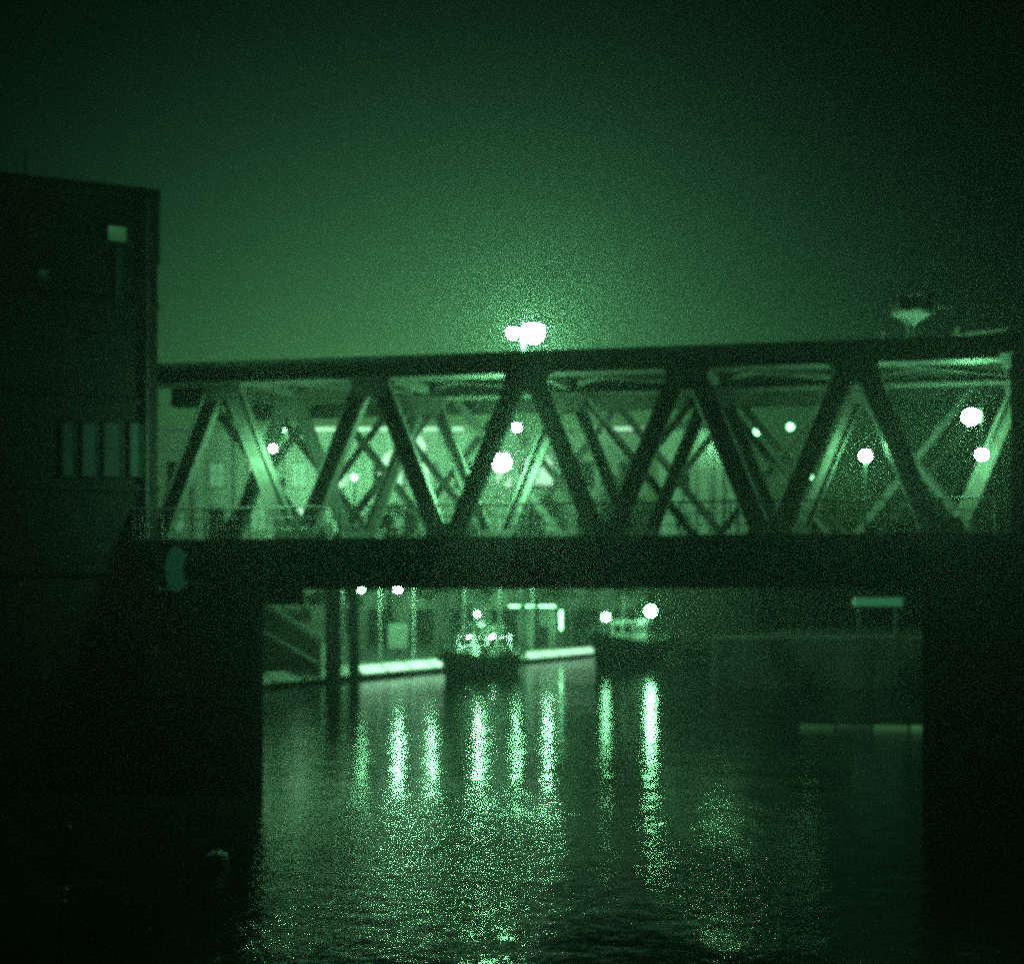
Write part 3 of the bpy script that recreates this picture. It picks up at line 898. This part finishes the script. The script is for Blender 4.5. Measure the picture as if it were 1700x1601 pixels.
# dark bank below the gangway
b = MB()
pts = [P(300, 1040, GY+1), P(425, 1042, GY+1), P(530, 1103, GY+1)]
b.add([(-40, GY+0.5, 4.1), (pts[1].x, GY+0.5, 4.0), (pts[2].x, GY+0.5, 1.2), (pts[2].x + 0.3, GY+0.5, -1.5), (-40, GY+0.5, -1.5),
       (-40, GY+30, 4.1), (pts[1].x, GY+30, 4.0), (pts[2].x, GY+30, 1.2), (pts[2].x + 0.3, GY+30, -1.5), (-40, GY+30, -1.5)],
      [(0,1,2,3,4),(9,8,7,6,5),(0,5,6,1),(1,6,7,2),(2,7,8,3),(3,8,9,4),(4,9,5,0)])
tag(b.build('embankment', M['ground']), kind='structure')
pile(553, 960, 78, 0.62, 'thick dark pile under the bridge, the left of a pair')
pile(588, 955, 80, 0.40, 'slimmer dark pile under the bridge, the right of a pair')

# ------------------------------------------------------------------ far warehouse
WY = 128.0
def wx(px): return (px - 850) / F * WY
def wz(py): return EYE - (py - HOR) / F * WY
wa, wb_ = wx(190), wx(1075)
wt = wz(716)
wh_ = thing('warehouse', 'long floodlit warehouse with lit eaves line behind the bridge', 'building', (wa, WY, 0.98))
Lw = wb_ - wa; Hh = wt - 0.98
b = MB(); b.box(0, Lw, 0, 16, 0, Hh); b.build('wall', M['wall'], wh_)
b = MB(); b.box(-0.4, Lw + 0.4, -0.8, 16.4, Hh, Hh + 0.35); b.build('eaves', M['trim'], wh_)
nb_ = 13; bw_ = Lw / nb_
b = MB(); b.box(-0.35, 0.35, -0.28, -0.003, 0, Hh - 0.003); me = b.mesh('pilaster'); me.materials.append(M['trim'])
for i in range(nb_ + 1):
    place(me, 'pilaster', wh_, (min(max(i * bw_, 0.36), Lw - 0.36), 0, 0))
for z in (6.6, 12.0, 17.4, 22.6):
    b = MB(); b.box(0, Lw, -0.16, -0.004, z, z + 0.3); b.build('string_course', M['trim'], wh_)
fm = MB()
fm.box(-0.95, 0.95, -0.08, -0.003, 2.9, 3.02); fm.box(-1.05, 1.05, -0.2, -0.003, -0.12, 0.0)
for x in (-0.9, 0, 0.9): fm.box(x-0.05, x+0.05, -0.07, -0.003, 0, 2.9)
fm.box(-0.9, 0.9, -0.065, -0.003, 1.5, 1.58)
wme = fm.mesh('window'); wme.materials.append(M['frame'])
pm_ = MB(); pm_.box(-0.88, 0.88, -0.05, -0.01, 0.0, 2.9)
panes = []
for nm, m_ in (('dark', M['glass']), ('dim', emit('warehouse_window_dim', 0.3, (0.3, 1, 0.42))), ('lit', emit('warehouse_window_lit', 1.8, (0.6, 1, 0.68)))):
    me = pm_.mesh('pane'); me.materials.append(m_); panes.append(me)
rng = random.Random(3)
for fl, z in enumerate((8.0, 13.3, 18.6)):
    for i in range(nb_):
        x = (i + 0.5) * bw_
        w = place(wme, 'window', wh_, (x, 0, z))
        k = rng.random()
        place(panes[2 if k > 0.80 else (1 if k > 0.5 else 0)], 'pane', w)
for i in range(nb_):
    x = (i + 0.5) * bw_
    b = MB(); b.box(x - 1.5, x + 1.5, -0.09, -0.003, 0, 4.2); b.build('loading_door', M['frame'], wh_)
# lit eaves strips
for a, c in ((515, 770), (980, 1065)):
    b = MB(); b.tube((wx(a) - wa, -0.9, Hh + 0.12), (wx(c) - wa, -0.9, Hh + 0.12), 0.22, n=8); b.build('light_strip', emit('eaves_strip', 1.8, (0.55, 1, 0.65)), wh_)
# lit loading hatches
for (a, c, y0, y1) in ((630, 668, 757, 806), (872, 917, 757, 806), (676, 708, 728, 752)):
    x0, x1, z1, z0_ = wx(a) - wa, wx(c) - wa, wz(y0) - 0.98, wz(y1) - 0.98
    b = MB(); b.add([(x0, -0.35, z0_), (x1, -0.35, z0_), (x1, -0.35, z1 - 0.8), ((x0+x1)/2, -0.35, z1 + 0.7), (x0, -0.35, z1 - 0.8),
                     (x0, -0.29, z0_), (x1, -0.29, z0_), (x1, -0.29, z1 - 0.8), ((x0+x1)/2, -0.29, z1 + 0.7), (x0, -0.29, z1 - 0.8)],
                    [(0,1,2,3,4),(9,8,7,6,5),(0,5,6,1),(1,6,7,2),(2,7,8,3),(3,8,9,4),(4,9,5,0)])
    w = b.build('loading_hatch', emit('lit_hatch', 1.7, (0.6, 1, 0.7)), wh_)
    b = MB(); b.box(x0 - 0.15, x0, -0.45, -0.28, z0_, z1); b.box(x1, x1 + 0.15, -0.45, -0.28, z0_, z1); b.box(x0 - 0.2, x1 + 0.2, -0.6, -0.28, z0_ - 0.2, z0_ - 0.003)
    b.box((x0+x1)/2 - 0.04, (x0+x1)/2 + 0.04, -0.40, -0.352, z0_, z1 + 0.4); b.build('hatch_frame', M['frame'], w)

# wall floodlights on the far bank
def wall_flood(px, py, Y, r, I, label):
    p = P(px, py, Y)
    o = thing('wall_floodlight', label, 'floodlight', (p.x, p.y, 0.98), 0, 'floodlight poles in front of the warehouse')
    h = p.z - 0.98
    b = MB(); b.tube((0,-0.2,0), (0,-0.2,h + 0.2), 0.14, 0.08, 8); b.build('lamp_post', M['pole'], o)
    b = MB(); b.tube((0,-0.2,h+0.2), (0,-0.2,h+0.35), 0.06, n=6); b.build('cap', M['pole'], o)
    globe(o, (0, 0.1, h), r, I)
    n = 8; vs = []; fs = []                       # reflector bowl on the water side, so the beam meets the wall
    for k in range(5):
        a = R(18 * k)
        for q in range(12):
            t = R(30 * q); rr = r * 1.7
            vs.append((rr * math.sin(a) * math.cos(t), 0.25 - rr * math.cos(a), h + rr * math.sin(a) * math.sin(t)))
    for k in range(4):
        for q in range(12):
            fs.append((k*12+q, k*12+(q+1)%12, (k+1)*12+(q+1)%12, (k+1)*12+q))
    b = MB(); b.add(vs, fs); b.build('reflector', M['pole'], o)
wall_flood(572, 778, 119, 0.30, 170, 'floodlight pole left of the left loading hatch')
wall_flood(470, 800, 119, 0.28, 120, 'added floodlight pole brightening the left end of the warehouse')  # added behind the truss to brighten the wall and its mirror image
wall_flood(722, 772, 121, 0.22, 60, 'small floodlight pole between the two lit loading hatches')
def far_lamp(px, py, Y, r, I, label):
    p = P(px, py, Y)
    o = thing('far_lamp', label, 'lamp', (p.x, p.y, 0.98), 0, 'small lamps on the far bank')
    h = p.z - 0.98
    b = MB(); b.tube((0,0.2,0), (0,0.2,h + 0.2), 0.12, 0.07, 8); b.build('lamp_post', M['post'], o)
    b = MB(); b.tube((0,0.2,h + 0.2), (0,0,h + r), 0.05, n=6); b.build('arm', M['post'], o)
    globe(o, (0, 0, h), r, I)
far_lamp(1257, 717, 108, 0.30, 2, 'small far lamp seen in the crossing braces, left of three at the right')
far_lamp(1312, 709, 108, 0.32, 2, 'small far lamp seen in the crossing braces, highest of three at the right')
far_lamp(1345, 792, 104, 0.22, 1.2, 'small far lamp low behind the braces at the right')
far_lamp(1203, 718, 106, 0.32, 4, 'small far lamp in front of the pale silo')
far_lamp(1186, 672, 106, 0.28, 3, 'highest far lamp above the pale silo roof')
far_lamp(588, 793, 112, 0.2, 3, 'tiny far lamp just below the left wall floodlight')
far_lamp(470, 712, 110, 0.24, 5, 'far lamp above the white diagonal at the left')
# pale silo right of the warehouse and low dark shed behind
SY = 113.0
s0 = P(1108, 1000, SY).x; s1 = P(1242, 1000, SY).x; sz = P(0, 712, SY).z - 0.98
si = thing('pale_silo', 'pale square silo tower to the right of the warehouse', 'silo', (s0, SY, 0.98))
b = MB(); b.box(0, s1 - s0, 0, 7, 11.0, sz); b.build('wall', M['wall'], si)
b = MB(); b.box(-0.3, s1 - s0 + 0.3, -0.3, 7.3, 0, 10.99); b.build('plinth', M['darkbrick'], si)
b = MB(); b.add([(-0.3,-0.3,sz),(s1-s0+0.3,-0.3,sz),(s1-s0+0.3,7.3,sz),(-0.3,7.3,sz),((s1-s0)/2,-0.3,sz+1.6),((s1-s0)/2,7.3,sz+1.6)],
    [(0,3,2,1),(0,1,4),(2,3,5),(1,2,5,4),(3,0,4,5)]); b.build('roof', M['roof'], si)
for i in range(1, 6):
    b = MB(); x = (s1 - s0) * i / 6; b.box(x - 0.12, x + 0.12, -0.2, -0.003, 11.0, sz - 0.01); b.build('rib', M['trim'], si)
for z in (12.5, 17.0):
    b = MB(); b.box(0.9, 2.2, -0.1, -0.003, z, z + 1.5); w = b.build('window', M['glass'], si)
b = MB(); b.tube(((s1-s0)*0.62, -0.1, sz - 2.0), ((s1-s0)*0.62, -1.6, sz - 1.4), 0.05, n=6); b.build('lamp_arm', M['pole'], si)
globe(si, ((s1-s0)*0.62, -1.7, sz - 1.7), 0.18, 18, 'silo_lamp')
ld = thing('low_shed', 'long low dark shed on the far bank behind the right half of the bridge', 'shed', (P(1235, 1000, 135).x, 135, 0.98))
b = MB(); b.box(0, 42, 0, 14, 0, 12.5); b.build('wall', M['darkbrick'], ld)
b = MB(); b.add([(-0.5,-0.5,12.5),(42.5,-0.5,12.5),(42.5,14.5,12.5),(-0.5,14.5,12.5),(-0.5,7,15.5),(42.5,7,15.5)],
    [(0,3,2,1),(0,1,5,4),(2,3,4,5),(0,4,3),(1,2,5)]); b.build('roof', M['roof'], ld)
for i in range(8):
    b = MB(); b.box(2 + i*5, 4 + i*5, -0.08, -0.003, 8.5, 10.8); b.build('window', M['glass'], ld)

# ------------------------------------------------------------------ trees on the far bank
def tree(px, Y, ztop, spread, label, seed, nleaf=5200):
    rg = random.Random(seed)
    x = (px - 850) / F * Y
    o = thing('broadleaf_tree', label, 'tree', (x, Y, 0.98), 0, 'trees on the far bank')
    H = ztop - 0.98
    b = MB(); b.tube((0,0,-0.1), (0.1,0,H*0.45), 0.32, 0.2, 9); b.tube((0.1,0,H*0.45), (0.0,0.1,H*0.85), 0.2, 0.05, 7)
    ends = []
    for k in range(9):
        a = k * 2.4 + rg.random(); z = H * (0.28 + 0.06 * k)
        L = spread * rg.uniform(0.55, 0.85)
        e = Vector((L * math.cos(a), L * math.sin(a), z + L * rg.uniform(0.3, 0.7)))
        b.tube((0.06, 0, z), e, 0.09, 0.03, 6); ends.append(e)
    ends += [Vector((0,0,H*0.85)), Vector((0.4,0.2,H*0.7))]
    b.build('trunk', M['bark'], o)
    vs = []; fs = []
    blobs = []
    for e in ends:
        for q in range(3):
            blobs.append((e + Vector((rg.gauss(0, 1), rg.gauss(0, 1), rg.gauss(0, 0.8))) * spread * 0.2, spread * rg.uniform(0.18, 0.36)))
    for i in range(nleaf):
        c, r = rg.choice(blobs)
        d = Vector((rg.gauss(0,1), rg.gauss(0,1), rg.gauss(0,0.8))).normalized() * r * rg.random() ** 0.4
        p = c + d
        if p.z > H: p.z = H - rg.random() * 0.4
        n = Vector((rg.gauss(0,1), rg.gauss(0,1), rg.gauss(0,1))).normalized()
        t = n.orthogonal().normalized() * rg.uniform(0.12, 0.24); u = n.cross(t).normalized() * rg.uniform(0.08, 0.16)
        k = len(vs); vs += [p - t, p + u, p + t, p - u]; fs.append((k, k+1, k+2, k+3))
    me = bpy.data.meshes.new('crown'); me.from_pydata([tuple(v) for v in vs], [], fs); me.materials.append(M['leaf'])
    c = bpy.data.objects.new('crown', me); COL.objects.link(c); c.parent = o
    return o
tree(645, 119, wz(818) * 0.95, 3.6, 'leafy tree below the left lit loading hatch', 1)
tree(770, 121, 15.5, 3.4, 'tree left of the brightest bridge lamp, far bank', 5)
tree(890, 119, wz(800) * 0.95, 3.8, 'leafy tree below the right lit loading hatch', 2)
tree(1030, 124, 21.5, 4.6, 'tall dark tree behind the right-hand boat', 3, 8000)
tree(1085, 122, 18.5, 4.2, 'dark tree standing just right of the tallest tree', 4, 7000)
tree(545, 118, 15.0, 3.2, 'tree at the left end of the far bank group', 6)
tree(1330, 120, 17.0, 5.0, 'dark tree far right behind the crossing diagonals', 8, 8000)

# ------------------------------------------------------------------ the night haze
b = MB(); b.box(-305, 305, -45, 425, -3.0, 38.0)
hz = bpy.data.materials.new('night_haze'); hz.use_nodes = True
nt = hz.node_tree; nt.nodes.clear()
pv = nt.nodes.new('ShaderNodeVolumePrincipled')
pv.inputs['Color'].default_value = (0.9, 0.95, 0.92, 1)
pv.inputs['Density'].default_value = 0.0016
pv.inputs['Anisotropy'].default_value = 0.72
mo_ = nt.nodes.new('ShaderNodeOutputMaterial'); nt.links.new(pv.outputs[0], mo_.inputs['Volume'])
h = tag(b.build('haze', hz), 'thin night mist filling the whole harbour', 'haze', kind='stuff')
